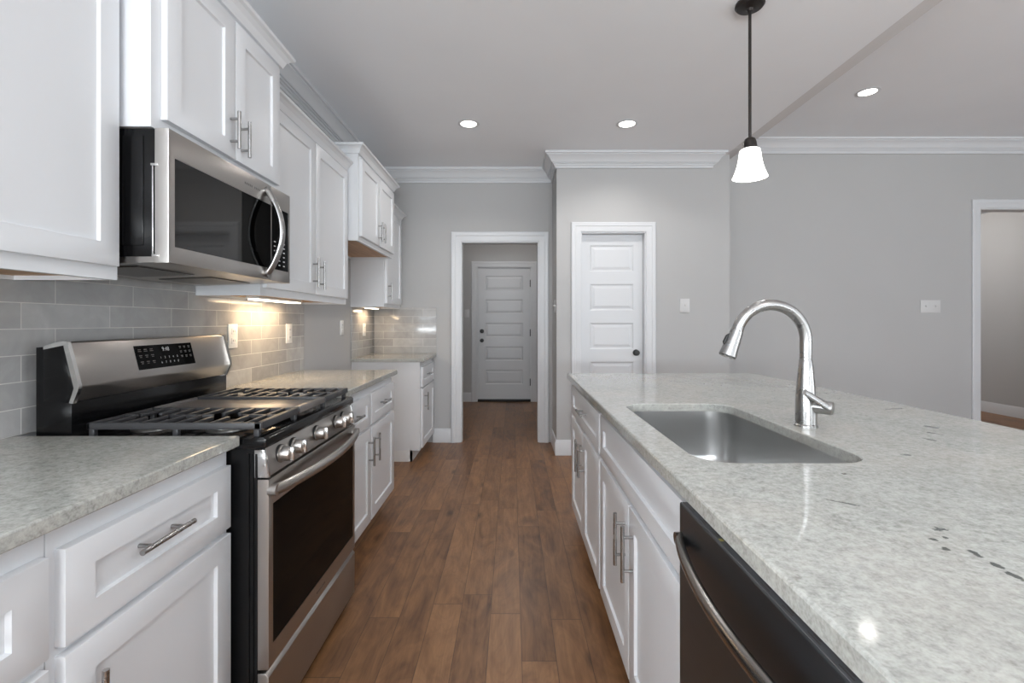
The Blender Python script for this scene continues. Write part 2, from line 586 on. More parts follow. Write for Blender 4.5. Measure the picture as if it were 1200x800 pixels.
# living room side and the wall behind the camera, each with assumed window openings
struct('wall_right', B((XR, XR + 0.1, Y0, -2.1, 0, CEIL_R), (XR, XR + 0.1, 0.3, YR + 0.12, 0, CEIL_R), (XR, XR + 0.1, -2.1, 0.3, 0, 0.7), (XR, XR + 0.1, -2.1, 0.3, 2.4, CEIL_R)), 'wall')
struct('wall_rear', B((-3.6, -1.3, Y0 - 0.1, Y0, 0, CEIL_R), (1.3, 3.1, Y0 - 0.1, Y0, 0, CEIL_R), (5.7, XR + 0.1, Y0 - 0.1, Y0, 0, CEIL_R),
                      (-1.3, 1.3, Y0 - 0.1, Y0, 0, 0.7), (-1.3, 1.3, Y0 - 0.1, Y0, 2.4, CEIL_R), (3.1, 5.7, Y0 - 0.1, Y0, 0, 0.7), (3.1, 5.7, Y0 - 0.1, Y0, 2.4, CEIL_R)), 'wall')

# crown moulding: (out from the wall, drop from the ceiling)
CROWN = [(0, 0), (0.112, 0), (0.112, -0.020), (0.098, -0.022), (0.098, -0.030), (0.088, -0.036), (0.070, -0.054), (0.056, -0.078), (0.052, -0.086),
         (0.040, -0.087), (0.040, -0.097), (0.028, -0.099), (0.026, -0.108), (0.016, -0.110), (0.016, -0.132), (0, -0.132)]


def crown(name, path, z):
    bm = bmesh.new()
    sweep(bm, path, CROWN, lambda p, h: (p.x, p.y, z + h))
    struct(name, bm, 'trim', sharp=25)


def rev(p):
    return p[::-1]


# travel so that the room is on the left
bm = bmesh.new()
path = [(1.852, YP + 0.03), (1.852, YP), (XP0, YP), (XP0, YB), (XW, YB), (XW, -0.4)]
sweep(bm, path, CROWN, lambda p, h: (p.x, p.y, CEIL_K + h))
struct('trim_1', bm, 'trim', sharp=25)
crown('trim_2', [(XR, YR), (2.09, YR)], CEIL_R)
crown('trim_3', [(XR, Y0), (XR, YR)], CEIL_R)

BASE = [(0, 0), (0.015, 0), (0.015, 0.118), (0.011, 0.128), (0.008, 0.140), (0, 0.142)]


def baseboard(name, path):
    bm = bmesh.new()
    sweep(bm, path, BASE, lambda p, h: (p.x, p.y, h))
    struct(name, bm, 'trim', sharp=25)


baseboard('baseboard_back', [(DX0 - 0.1, YB), (-0.815, YB)])
baseboard('baseboard_pantry', [(PX0 - 0.09, YP), (XP0, YP), (XP0, YB)])
baseboard('baseboard_pantry_right', [(XP1, YR), (XP1, YP), (PX1 + 0.1, YP)])
baseboard('baseboard_left', [(XW, 4.205), (XW, 3.27)])
baseboard('baseboard_hall', [(EX0 - 0.09, YE), (-1.3, YE), (-1.3, YB + 0.12)])
baseboard('baseboard_hall_right', [(1.6, YB + 0.12), (1.6, YE), (EX1 + 0.09, YE)])
baseboard('baseboard_far', [(HX0 - 0.085, YR), (XP1, YR)])
baseboard('baseboard_passage', [(XR, YR + 0.12), (XR, 8.0), (3.6, 8.0)])
baseboard('baseboard_right', [(XR, Y0), (XR, YR)])


def casing(name, x0, x1, zt, yf, w, depth_wall):
    """casing boards on the face yf (towards -y) plus jamb lining through the wall."""
    prof = [(0, 0), (0, 0.011), (w * 0.10, 0.014), (w * 0.55, 0.016), (w * 0.62, 0.020), (w * 0.92, 0.022), (w, 0.018), (w, 0)]
    bm = bmesh.new()
    sweep(bm, [(x0, 0), (x0, zt), (x1, zt), (x1, 0)], prof, lambda p, h: (p.x, yf - h, p.y))
    t = 0.012
    for b in ((x0, x0 + t, yf, yf + depth_wall, 0, zt), (x1 - t, x1, yf, yf + depth_wall, 0, zt), (x0 + t, x1 - t, yf, yf + depth_wall, zt - t, zt)):
        box(bm, *b)
    return struct(name, bm, 'trim', sharp=20)


casing('trim_4', DX0, DX1, DZ, YB, 0.098, 0.12)
casing('trim_5', PX0, PX1, PZ, YP, 0.088, 0.12)
casing('trim_6', EX0, EX1, EZ, YE, 0.085, 0.12)
casing('trim_7', HX0, HX1, HZ, YR, 0.085, 0.12)


def panel_door(name, x0, x1, z0, z1, yf, stile, panels):
    """moulded door facing -y; panels = list of (z0, z1)."""
    bm = bmesh.new()
    th = 0.035
    us = [x0, x0 + stile, x1 - stile, x1]
    vs = [z0] + [q for p in panels for q in p] + [z1]
    nu, nv = len(us), len(vs)
    g = [[bm.verts.new((u, yf, v)) for u in us] for v in vs]
    bk = [[bm.verts.new((u, yf + th, v)) for u in (x0, x1)] for v in (z0, z1)]
    for j in range(nv - 1):
        for i in range(nu - 1):
            q = [g[j][i], g[j][i + 1], g[j + 1][i + 1], g[j + 1][i]]
            if i == 1 and j % 2 == 1:
                loops = [q]
                for ins, d in ((0.012, 0.008), (0.022, 0.008), (0.044, 0.002)):
                    a0, a1, b0, b1 = us[1] + ins, us[2] - ins, vs[j] + ins, vs[j + 1] - ins
                    loops.append([bm.verts.new((a, yf + d, b)) for a, b in ((a0, b0), (a1, b0), (a1, b1), (a0, b1))])
                for A, C in zip(loops, loops[1:]):
                    for k in range(4):
                        bm.faces.new([A[k], A[(k + 1) % 4], C[(k + 1) % 4], C[k]])
                bm.faces.new(loops[-1])
            else:
                bm.faces.new(q)
    bm.faces.new([bk[0][0], bk[1][0], bk[1][1], bk[0][1]])
    for i in range(nu - 1):
        pass
    bm.faces.new([g[0][i] for i in range(nu)] + [bk[0][1], bk[0][0]])
    bm.faces.new([g[-1][i] for i in range(nu)] + [bk[1][1], bk[1][0]])
    bm.faces.new([g[j][0] for j in range(nv)] + [bk[1][0], bk[0][0]])
    bm.faces.new([g[j][-1] for j in range(nv)] + [bk[1][1], bk[0][1]])
    o = obj(name, bm, 'trim', sharp=12)
    o['kind'] = 'structure'
    return o


def knob(name, x, z, yf, parent, r=0.027, proud=0.055):
    bm = bmesh.new()
    lathe(bm, [(0.030, 0), (0.030, -0.006), (0.012, -0.010), (0.011, -proud * 0.5), (r * 0.8, -proud * 0.6), (r, -proud * 0.8), (r * 0.85, -proud * 0.96), (0.006, -proud)], (x, yf, z), 'y', 24)
    return obj(name, bm, 'hardware', parent)


pitch = 0.367
pz = [(0.248 + k * pitch, 0.248 + k * pitch + 0.248) for k in range(5)]
d1 = panel_door('door_1', PX0 + 0.014, PX1 - 0.014, 0.008, PZ - 0.014, YP + 0.070, 0.085, pz)
knob('door_knob', 1.172, 0.95, YP + 0.070, d1)
pe = [(0.267 + k * 0.367, 0.267 + k * 0.367 + 0.222) for k in range(5)]
d2 = panel_door('door_2', EX0 + 0.014, EX1 - 0.014, 0.035, EZ - 0.014, YE + 0.03, 0.115, pe)
knob('door_knob', EX0 + 0.075, 0.950, YE + 0.03, d2, 0.030, 0.05)
bm = bmesh.new()
lathe(bm, [(0.033, 0), (0.033, -0.012), (0.027, -0.022), (0.01, -0.024)], (EX0 + 0.075, YE + 0.03, 1.095), 'y', 24)
obj('deadbolt', bm, 'hardware', d2)
for z in (0.30, 1.07, 1.84):
    obj('hinge', B((EX1 - 0.024, EX1 - 0.008, YE + 0.006, YE + 0.032, z - 0.055, z + 0.055)), 'hardware', d2, bevel=0.003)
struct('trim_8', B((EX0 + 0.012, EX1 - 0.012, YE - 0.02, YE + 0.10, 0.0, 0.030)), 'dark_gap', bevel=0.004)


# ------------------------------------------------------------------ cabinet parts
def shaker(s, xf, y0, y1, z0, z1, th=0.020, rail=0.062, rec=0.009):
    """door or drawer front, front face at x = xf, facing s along x."""
    bm = bmesh.new()
    def V(y, z, d):
        return bm.verts.new((xf - s * d, y, z))
    O = [V(a, b, 0) for a, b in ((y0, z0), (y1, z0), (y1, z1), (y0, z1))]
    r = min(rail, (z1 - z0) * 0.30)
    I = [V(a, b, 0) for a, b in ((y0 + rail, z0 + r), (y1 - rail, z0 + r), (y1 - rail, z1 - r), (y0 + rail, z1 - r))]
    e = 0.0025
    R = [V(a, b, rec) for a, b in ((y0 + rail + e, z0 + r + e), (y1 - rail - e, z0 + r + e), (y1 - rail - e, z1 - r - e), (y0 + rail + e, z1 - r - e))]
    K = [V(a, b, th) for a, b in ((y0, z0), (y1, z0), (y1, z1), (y0, z1))]
    bm.faces.new(R)
    bm.faces.new(K)
    for k in range(4):
        j = (k + 1) % 4
        bm.faces.new([O[k], O[j], I[j], I[k]])
        bm.faces.new([I[k], I[j], R[j], R[k]])
        bm.faces.new([O[k], O[j], K[j], K[k]])
    bmesh.ops.recalc_face_normals(bm, faces=bm.faces)
    es = [ed for ed in bm.edges if all(v in O for v in ed.verts)]
    bmesh.ops.bevel(bm, geom=es, offset=0.002, segments=2, profile=0.5, affect='EDGES')
    return bm


def pull(s, xf, y, z, length, vertical, parent):
    """bar pull centred at (y, z) on the face xf."""
    bm = bmesh.new()
    xo = xf + s * 0.032
    h = length / 2
    a, b = ((xo, y, z - h), (xo, y, z + h)) if vertical else ((xo, y - h, z), (xo, y + h, z))
    tube(bm, [a, b], 0.006, 14)
    for q in (-0.30, 0.30):
        p = (y, z + q * length) if vertical else (y + q * length, z)
        tube(bm, [(xf - s * 0.0, p[0], p[1]), (xo, p[0], p[1])], 0.0048, 12)
    return obj('handle', bm, 'nickel', parent)


CAB_CROWN = [(0, 0), (0.012, 0.0), (0.016, 0.010), (0.024, 0.028), (0.038, 0.042), (0.050, 0.047), (0.052, 0.060), (0, 0.060)]


def base_cabinet(label, s, xback, xframe, y0, y1, fronts, kick=0.070, top=0.884, end_panel=False, group=None):
    """s=+1 faces +x. fronts: list of ('drawer'|'door'|'panel', y0, y1, z0, z1, pull spec or None)."""
    t = thing('base_cabinet', label, 'cabinet', ((xback + xframe) / 2, (y0 + y1) / 2, 0), group)
    w = 0.018
    lo, hi = min(xback, xframe), max(xback, xframe)
    fr = (xframe - s * 0.02, xframe)
    f0, f1 = min(fr), max(fr)
    ib = (xback + s * w)
    il, ih = min(ib, xframe - s * 0.02), max(ib, xframe - s * 0.02)
    xk = xframe - s * kick
    k0, k1 = min(xk, xk - s * w), max(xk, xk - s * w)
    bl, bh = min(xback, xback + s * w), max(xback, xback + s * w)
    boxes = [(bl, bh, y0, y1, 0.10, top), (il, ih, y0 + w, y1 - w, 0.10, 0.118),
             (il, ih, y0, y0 + w, 0.10, top), (il, ih, y1 - w, y1, 0.10, top)]
    obj('cabinet_box', B(*boxes), 'cab', t)
    # face frame: stiles, rails
    st = 0.038
    fb = [(f0, f1, y0, y0 + st, 0.10, top), (f0, f1, y1 - st, y1, 0.10, top), (f0, f1, y0 + st, y1 - st, top - 0.05, top), (f0, f1, y0 + st, y1 - st, 0.10, 0.14),
          (f0, f1, y0 + st, y1 - st, 0.635, 0.700)]
    ymid = sorted({round(f[2], 4) for f in fronts if f[2] < y1 - 0.1})
    for ym in ymid:
        fb.append((f0, f1, ym - 0.02, ym + 0.03, 0.14, 0.635))
        fb.append((f0, f1, ym - 0.02, ym + 0.03, 0.70, top - 0.05))
    obj('face_frame', B(*fb), 'cab', t)
    if kick:
        kb = [(k0, k1, y0, y1, 0.0, 0.10)]
        c0, c1 = (bl, k1) if s > 0 else (k0, bh)
        kb += [(min(bl, k0), max(bh, k1), y0, y0 + w, 0, 0.10), (min(bl, k0), max(bh, k1), y1 - w, y1, 0, 0.10)]
        obj('toe_kick', B(*kb), 'kick', t)
    for kind, a, b, z0, z1, pl in fronts:
        f = obj('door' if kind == 'door' else ('drawer' if kind == 'drawer' else 'false_front'), shaker(s, xframe + s * 0.020, a, b, z0, z1), 'cab', t)
        if pl:
            pull(s, xframe + s * 0.011 if not pl[0] else xframe + s * 0.020, pl[1], pl[2], pl[3], pl[0], f)
    return t


def upper_cabinet(label, xframe, y0, y1, z0, z1, doors, sides=(False, False), crown_on=True, bottom=0.012, group=None):
    """left-wall cabinet facing +x, face frame at xframe; doors: (y0, y1, z0, z1, (y, z, len))."""
    t = thing('wall_cabinet', label, 'cabinet', ((XW + xframe) / 2, (y0 + y1) / 2, z0), group)
    w = 0.016
    zb = z0 + bottom
    x0 = XW + 0.001
    bx = [(x0, xframe - 0.02, y0, y0 + w, z0, z1), (x0, xframe - 0.02, y1 - w, y1, z0, z1), (x0, xframe - 0.02, y0 + w, y1 - w, z1 - w, z1), (x0, x0 + w, y0 + w, y1 - w, z0, z1 - w)]
    obj('cabinet_box', B(*bx), 'cab', t)
    obj('bottom_panel', B((x0 + w, xframe - 0.02, y0 + w, y1 - w, zb, zb + 0.012)), 'ply', t)['label'] = 'natural wood underside of the cabinet'
    st = 0.038
    fb = [(xframe - 0.02, xframe, y0, y0 + st, z0, z1), (xframe - 0.02, xframe, y1 - st, y1, z0, z1),
          (xframe - 0.02, xframe, y0 + st, y1 - st, z0, z0 + 0.045), (xframe - 0.02, xframe, y0 + st, y1 - st, z1 - 0.045, z1)]
    for d in doors[1:]:
        fb.append((xframe - 0.02, xframe, d[0] - 0.02, d[0] + 0.02, z0 + 0.045, z1 - 0.045))
    obj('face_frame', B(*fb), 'cab', t)
    for a, b, c, d, pl in doors:
        f = obj('door', shaker(1, xframe + 0.020, a, b, c, d), 'cab', t)
        if pl:
            pull(1, xframe + 0.020, pl[0], pl[1], pl[2], True, f)
    if crown_on:
        bm = bmesh.new()
        pth = [(xframe, y1), (xframe, y0)]
        if sides[1]:
            pth = [(x0, y1)] + pth
        if sides[0]:
            pth = pth + [(x0, y0)]
        sweep(bm, pth[::-1], [(-o, h) for o, h in CAB_CROWN], lambda p, h: (p.x, p.y, z1 - 0.005 + h))
        obj('crown_molding', bm, 'cab', t, sharp=20)
    return t


# ------------------------------------------------------------------ left run of base cabinets
XF = -0.817          # face frame of left base cabinets (door face -0.797)
XBK = XW + 0.002
YR0, YR1 = 1.376, 2.133     # range bay
base_cabinet('white base cabinet at the left edge of the photo, drawer only partly visible', 1, XBK, XF, 0.30, 0.834,
             [('drawer', 0.335, 0.8235, 0.659, 0.834, (False, 0.58, 0.748, 0.16)), ('door', 0.335, 0.8235, 0.115, 0.640, (True, 0.38, 0.51, 0.16))])
base_cabinet('white base cabinet just before the range, one drawer above one door', 1, XBK, XF, 0.836, 1.366,
             [('drawer', 0.853, 1.356, 0.659, 0.834, (False, 1.083, 0.756, 0.165)), ('door', 0.853, 1.356, 0.115, 0.642, (True, 0.900, 0.505, 0.16))])
base_cabinet('white base cabinet beyond the range with two drawers over two doors', 1, XBK, XF, 2.145, 3.240,
             [('drawer', 2.165, 2.700, 0.659, 0.834, (False, 2.43, 0.748, 0.16)), ('drawer', 2.720, 3.230, 0.659, 0.834, (False, 2.975, 0.748, 0.16)),
              ('door', 2.165, 2.700, 0.115, 0.642, (True, 2.655, 0.52, 0.16)), ('door', 2.720, 3.230, 0.115, 0.642, (True, 2.765, 0.52, 0.16))])
base_cabinet('narrow white base cabinet in the far left corner beside the cased opening', 1, XBK, XF, 4.24, 4.905,
             [('drawer', 4.275, 4.885, 0.659, 0.834, (False, 4.58, 0.748, 0.15)), ('door', 4.275, 4.885, 0.115, 0.642, (True, 4.36, 0.52, 0.16))])


def slab(label, y0, y1, x0=XW + 0.001, x1=-0.779):
    o = obj('countertop', B((x0, x1, y0, y1, 0.884, 0.914)), 'granite', bevel=0.004, seg=2, sharp=20)
    return tag(o, label, 'countertop')


slab('pale grey granite countertop on the near left cabinets, before the range', 0.28, 1.369)
slab('pale granite countertop between the range and the empty fridge space', 2.141, 3.248)
slab('small granite countertop in the far left corner', 4.222, 4.922)

# ------------------------------------------------------------------ backsplash and electrical plates
TT = 0.008
bs = obj('tile_backsplash', B((XW + 0.0005, XW + TT, 0.20, 1.370, 0.9145, 1.3585), (XW + 0.0005, XW + TT, 1.370, 2.143, 0.9145, 1.425), (XW + 0.0005, XW + TT, 2.143, 3.262, 0.9145, 1.3585)), 'tile_y')
tag(bs, 'glossy grey subway tile backsplash running behind the range', 'backsplash')
bm = B((XW + 0.0005, XW + TT, 4.224, YB - 0.0005, 0.9145, 1.389))
bs2 = obj('tile_backsplash', bm, 'tile_y', bevel=0.0015)
tag(bs2, 'grey subway tile backsplash wrapping the far left corner', 'backsplash')
bm = B((XW + TT, -0.779, YB - TT, YB - 0.0005, 0.9145, 1.389))
obj('return_panel', bm, 'tile_x', bs2, bevel=0.0015)['label'] = 'tiled panel on the back wall'


def plate(name, label, cat, c, n, w, h, kind, group=None, count=1):
    """c: centre on the wall surface; n: outward axis '+x','-x','-y'."""
    t = thing(name, label, cat, c, group)
    cx, cy, cz = c
    def bx(u0, u1, d0, d1, z0, z1):
        if n == '+x':
            return (cx + d0, cx + d1, cy + u0, cy + u1, cz + z0, cz + z1)
        if n == '-x':
            return (cx - d1, cx - d0, cy + u0, cy + u1, cz + z0, cz + z1)
        return (cx + u0, cx + u1, cy - d1, cy - d0, cz + z0, cz + z1)
    obj('cover_plate', B(bx(-w / 2, w / 2, 0.0, 0.006, -h / 2, h / 2)), 'plastic' if kind == 'outlet' else 'plate_grey', t, bevel=0.002)
    if kind == 'outlet':
        for dz in (-0.024, 0.024):
            r = obj('receptacle', B(bx(-0.017, 0.017, 0.006, 0.009, dz - 0.015, dz + 0.015)), 'plastic', t, bevel=0.003)
            obj('slot', B(bx(-0.008, -0.0055, 0.009, 0.0094, dz - 0.005, dz + 0.006), bx(0.0055, 0.008, 0.009, 0.0094, dz - 0.005, dz + 0.006)), 'dark_gap', r)
    else:
        for k in range(count):
            u = (k - (count - 1) / 2) * 0.095 if count > 1 else 0.0
            obj('toggle', B(bx(u - 0.005, u + 0.005, 0.006, 0.017, -0.004, 0.014)), 'plate_grey', t, bevel=0.002)
    return t


plate('wall_outlet', 'white outlet on the backsplash next to the range', 'outlet', (XW + TT, 2.424, 1.168), '+x', 0.078, 0.122, 'outlet')
plate('wall_outlet', 'white outlet at the far end of the backsplash, under the lit wall cabinet', 'outlet', (XW + TT, 3.035, 1.166), '+x', 0.078, 0.122, 'outlet')
plate('wall_outlet', 'white outlet on the painted wall of the empty fridge space', 'outlet', (XW, 4.00, 1.19), '+x', 0.078, 0.122, 'outlet')
plate('wall_outlet', 'white outlet on the tile of the far left corner', 'outlet', (XW + TT, 4.58, 1.165), '+x', 0.078, 0.122, 'outlet')
plate('light_switch', 'white light switch on the wall right of the pantry door', 'switch', (1.608, YP, 1.391), '-y', 0.090, 0.128, 'switch')
plate('light_switch', 'white light switch on the narrow wall beside the cased opening', 'switch', (XP0, 4.60, 1.391), '-x', 0.078, 0.122, 'switch')
plate('light_switch', 'wide white double switch on the right grey wall', 'switch', (4.20, YR, 1.394), '-y', 0.20, 0.128, 'switch', count=2)
plate('light_switch', 'white light switch in the hall beside the entry door', 'switch', (-0.70, YE, 1.37), '-y', 0.078, 0.122, 'switch')

# ------------------------------------------------------------------ wall cabinets
XU = -1.130          # frame of the 12 inch deep cabinets (door face -1.110)
upper_cabinet('large white wall cabinet at the left edge, nearest the camera', XU, 0.80, 1.368, 1.359, 2.26,
              [(0.815, 1.352, 1.396, 2.245, (0.86, 1.50, 0.16))])
upper_cabinet('white two-door wall cabinet above the microwave', -1.040, YR0, YR1, 1.803, 2.38,
              [(1.415, 1.762, 1.838, 2.350, (1.732, 1.935, 0.135)), (1.768, 2.100, 1.838, 2.350, (1.800, 1.925, 0.135))], sides=(True, True))
upper_cabinet('white two-door wall cabinet between the microwave and the fridge space', XU, 2.145, 3.248, 1.359, 2.27,
              [(2.165, 2.703, 1.396, 2.255, (2.668, 1.515, 0.16)), (2.712, 3.235, 1.396, 2.255, (2.752, 1.505, 0.16))])
upper_cabinet('short deep white wall cabinet above the empty fridge space', -1.050, 3.256, 4.205, 1.795, 2.39,
              [(3.285, 3.722, 1.830, 2.360, (3.690, 1.935, 0.15)), (3.735, 4.175, 1.830, 2.360, (3.770, 1.935, 0.15))], sides=(True, True))
upper_cabinet('narrow white wall cabinet above the far left corner counter', XU, 4.215, 4.83, 1.372, 2.27,
              [(4.245, 4.80, 1.405, 2.255, (4.285, 1.515, 0.15))], sides=(False, True))


def bar_light(label, y0, y1, x0, x1, z, power):
    t = thing('under_cabinet_light', label, 'light', ((x0 + x1) / 2, (y0 + y1) / 2, z))
    obj('housing', B((x0, x1, y0, y1, z - 0.014, z)), 'plastic', t, bevel=0.003)
    obj('diffuser', B((x0 + 0.008, x1 - 0.008, y0 + 0.01, y1 - 0.01, z - 0.020, z - 0.0145)), 'bar_glow', t)
    d = bpy.data.lights.new('lamp_glow', 'AREA')
    d.shape = 'RECTANGLE'
    d.size, d.size_y, d.energy, d.color = (x1 - x0) * 0.8, (y1 - y0) * 0.9, power, (1.0, 0.70, 0.40)
    o = bpy.data.objects.new('lamp_glow', d)
    COL.objects.link(o)
    o.parent = t
    o.location = (0, 0, -0.024)


bar_light('lit under-cabinet light glowing on the backsplash beyond the microwave', 2.42, 2.92, -1.350, -1.280, 1.371, 2.9)
bar_light('lit under-cabinet light in the far left corner', 4.40, 4.70, -1.370, -1.300, 1.384, 1.1)

# ------------------------------------------------------------------ microwave
MY0, MY1, MZ0, MZ1, MXF = YR0 + 0.002, YR1 - 0.002, 1.411, 1.799, -0.990
mw = thing('microwave', 'stainless over-the-range microwave with curved handle and dark window', 'microwave', (-1.2, 1.755, MZ0))
bm = B((XW + 0.012, MXF - 0.042, MY0 + 0.004, MY1 - 0.004, MZ0 + 0.018, MZ1))
box(bm, XW + 0.05, MXF - 0.075, MY0 + 0.0005, MY0 + 0.004, MZ0 + 0.05, MZ1 - 0.02)
obj('body', bm, 'black_enamel', mw, bevel=0.002)
# sloped underside with filters
bm = bmesh.new()
prism(bm, [(XW + 0.012, MZ0 + 0.018), (MXF - 0.042, MZ0 + 0.018), (MXF - 0.044, MZ0 + 0.002), (XW + 0.03, MZ0 - 0.012)], 'y', MY0 + 0.006, MY1 - 0.006)
up = obj('underside_panel', bm, 'steel', mw)
for a, b in ((1.44, 1.70), (1.80, 2.06)):
    bm = bmesh.new()
    prism(bm, [(-1.33, MZ0 - 0.0095), (-1.13, MZ0 - 0.003), (-1.13, MZ0 - 0.0055), (-1.33, MZ0 - 0.012)], 'y', a, b)
    obj('filter', bm, 'filter', up)


def framed_slab(xb, xf, y0, y1, z0, z1, wy0, wy1, wz0, wz1, rec=0.003):
    """front facing +x with a rectangular recess."""
    bm = bmesh.new()
    def R(x, a, b, c, d):
        return [bm.verts.new((x, p, q)) for p, q in ((a, c), (b, c), (b, d), (a, d))]
    K, O, I, J = R(xb, y0, y1, z0, z1), R(xf, y0, y1, z0, z1), R(xf, wy0, wy1, wz0, wz1), R(xf - rec, wy0, wy1, wz0, wz1)
    bm.faces.new(K)
    bm.faces.new(J)
    for k in range(4):
        j = (k + 1) % 4
        for A, C in ((K, O), (O, I), (I, J)):
            bm.faces.new([A[k], A[j], C[j], C[k]])
    bmesh.ops.recalc_face_normals(bm, faces=bm.faces)
    es = [e for e in bm.edges if all(v in O for v in e.verts)]
    bmesh.ops.bevel(bm, geom=es, offset=0.0025, segments=2, profile=0.5, affect='EDGES')
    return bm


MS = 1.965     # seam between door and control strip
md = obj('door', framed_slab(MXF - 0.040, MXF, MY0, MS - 0.0015, MZ0, MZ1, 1.403, MS - 0.0016, 1.459, 1.720), 'steel', mw)
obj('window', B((MXF - 0.0028, MXF - 0.0006, 1.404, 1.752, 1.460, 1.719)), 'glass_grey', md)
obj('window_border', B((MXF - 0.0028, MXF - 0.0006, 1.7525, MS - 0.003, 1.460, 1.719)), 'glass_black', md)
mc = obj('control_panel', framed_slab(MXF - 0.040, MXF, MS + 0.0015, MY1, MZ0, MZ1, MS + 0.0016, MY1 - 0.018, 1.459, 1.720), 'steel', mw)
obj('keypad_glass', B((MXF - 0.0028, MXF - 0.0006, MS + 0.003, MY1 - 0.019, 1.460, 1.719)), 'glass_black', mc)
bm = bmesh.new()
for r in range(9):
    for c in range(3):
        yc, zc = MS + 0.030 + c * 0.040, 1.48 + r * 0.019
        if r < 6 or c == 1:
            box(bm, MXF - 0.0006, MXF - 0.0003, yc - 0.007, yc + 0.007, zc - 0.0022, zc + 0.0022)
obj('keypad_marks', bm, 'mark_white', mc)
obj('display_edge', B((MXF - 0.001, MXF + 0.0008, MY1 - 0.0185, MY1 - 0.0165, 1.462, 1.717)), 'chrome', mc)
bm = bmesh.new()
for k in range(10):
    yy = 1.770 + k * 0.0112
    if k != 5:
        box(bm, MXF, MXF + 0.0003, yy, yy + 0.0070, 1.752, 1.760)
obj('brand_mark', bm, 'mark_grey', md)
bm = bmesh.new()
hp = []
for k in range(21):
    q = k / 20
    hp.append((MXF + 0.004 + 0.058 * math.sin(PI * q) ** 0.85, 1.928, 1.436 + (1.768 - 1.436) * q))
tube(bm, hp, 0.0165, 18, flat=0.70, ref=(0, 1, 0))
for z in (1.436, 1.768):
    lathe(bm, [(0.0165, 0), (0.0165, 0.010)], (MXF - 0.001, 1.928, z), 'x', 18)
obj('handle', bm, 'nickel', md)
# small lever bracket on the door edge seen from the side
bm = B((MXF - 0.050, MXF - 0.028, MY0 - 0.004, MY0 + 0.002, 1.690, 1.697), (MXF - 0.047, MXF - 0.043, MY0 - 0.003, MY0 + 0.003, 1.435, 1.690), (MXF - 0.047, MXF - 0.028, MY0 - 0.004, MY0 + 0.002, 1.428, 1.435))
obj('door_seal', bm, 'chrome', mw, bevel=0.001)

# ------------------------------------------------------------------ gas range
RY0, RY1 = YR0, YR1
RXF = -0.701
rg = thing('gas_range', 'freestanding stainless gas range with black grates and oven door', 'range', (-1.05, 1.755, 0))
bm = B((XW + 0.03, -0.742, RY0 + 0.003, RY1 - 0.003, 0.05, 0.872))
# ribbed side flanges near the front
for k in range(4):
    box(bm, -0.742 + k * 0.0, -0.730, RY0 + 0.003, RY0 + 0.010, 0.05, 0.86) if k == 0 else box(bm, -0.775 + k * 0.012, -0.769 + k * 0.012, RY0 - 0.001, RY0 + 0.003, 0.06, 0.86)
for x in (-1.30, -0.80):
    for y in (RY0 + 0.04, RY1 - 0.04):
        lathe(bm, [(0.018, 0.0), (0.018, 0.05)], (x, y, 0), 'z', 12)
obj('body', bm, 'black_matte', rg)
# cooktop pan
bm = bmesh.new()
prism(bm, [(-1.30, 0.872), (-0.716, 0.872), (-0.708, 0.880), (-0.708, 0.900), (-0.716, 0.908), (-0.745, 0.908), (-0.755, 0.902), (-1.28, 0.902), (-1.30, 0.908)], 'y', RY0, RY1)
ct = obj('cooktop', bm, 'black_enamel', rg, bevel=0.002)
# backguard
bm = bmesh.new()
prism(bm, [(-1.35, 1.168), (-1.294, 1.183), (-1.284, 1.180), (-1.252, 1.055), (-1.254, 1.045), (-1.268, 1.008), (-1.30, 1.012), (-1.35, 1.02)], 'y', RY0 + 0.010, RY1 - 0.010)
bgd = obj('backguard', bm, 'steel', rg, bevel=0.002)
bm = bmesh.new()
prism(bm, [(-1.375, 0.905), (-1.272, 0.905), (-1.272, 1.008), (-1.30, 1.012), (-1.352, 1.020), (-1.352, 1.168), (-1.375, 1.166)], 'y', RY0 + 0.004, RY1 - 0.004)
prism(bm, [(-1.352, 1.01), (-1.268, 1.006), (-1.258, 1.05), (-1.294, 1.176), (-1.352, 1.164)], 'y', RY0 + 0.002, RY0 + 0.010)
prism(bm, [(-1.352, 1.01), (-1.268, 1.006), (-1.258, 1.05), (-1.294, 1.176), (-1.352, 1.164)], 'y', RY1 - 0.010, RY1 - 0.002)
obj('backguard_base', bm, 'black_enamel', rg, bevel=0.0015)
for yy in (RY0, RY1 - 0.012):
    bm = bmesh.new()
    prism(bm, [(-1.35, 1.170), (-1.294, 1.186), (-1.281, 1.182), (-1.248, 1.055), (-1.250, 1.043), (-1.265, 1.004), (-1.276, 1.006), (-1.262, 1.048), (-1.292, 1.172), (-1.35, 1.160)], 'y', yy, yy + 0.012)
    obj('end_trim', bm, 'chrome' if yy == RY0 else 'steel', rg)
# clock display on the sloped face
sl0, sl1 = Vector((-1.252, 0, 1.055)), Vector((-1.284, 0, 1.180))
sd = (sl1 - sl0).normalized()
sn = Vector((sd.z, 0, -sd.x))


def on_slope(d):
    return lambda u, v: sl0 + sd * v + sn * d + Vector((0, u, 0))


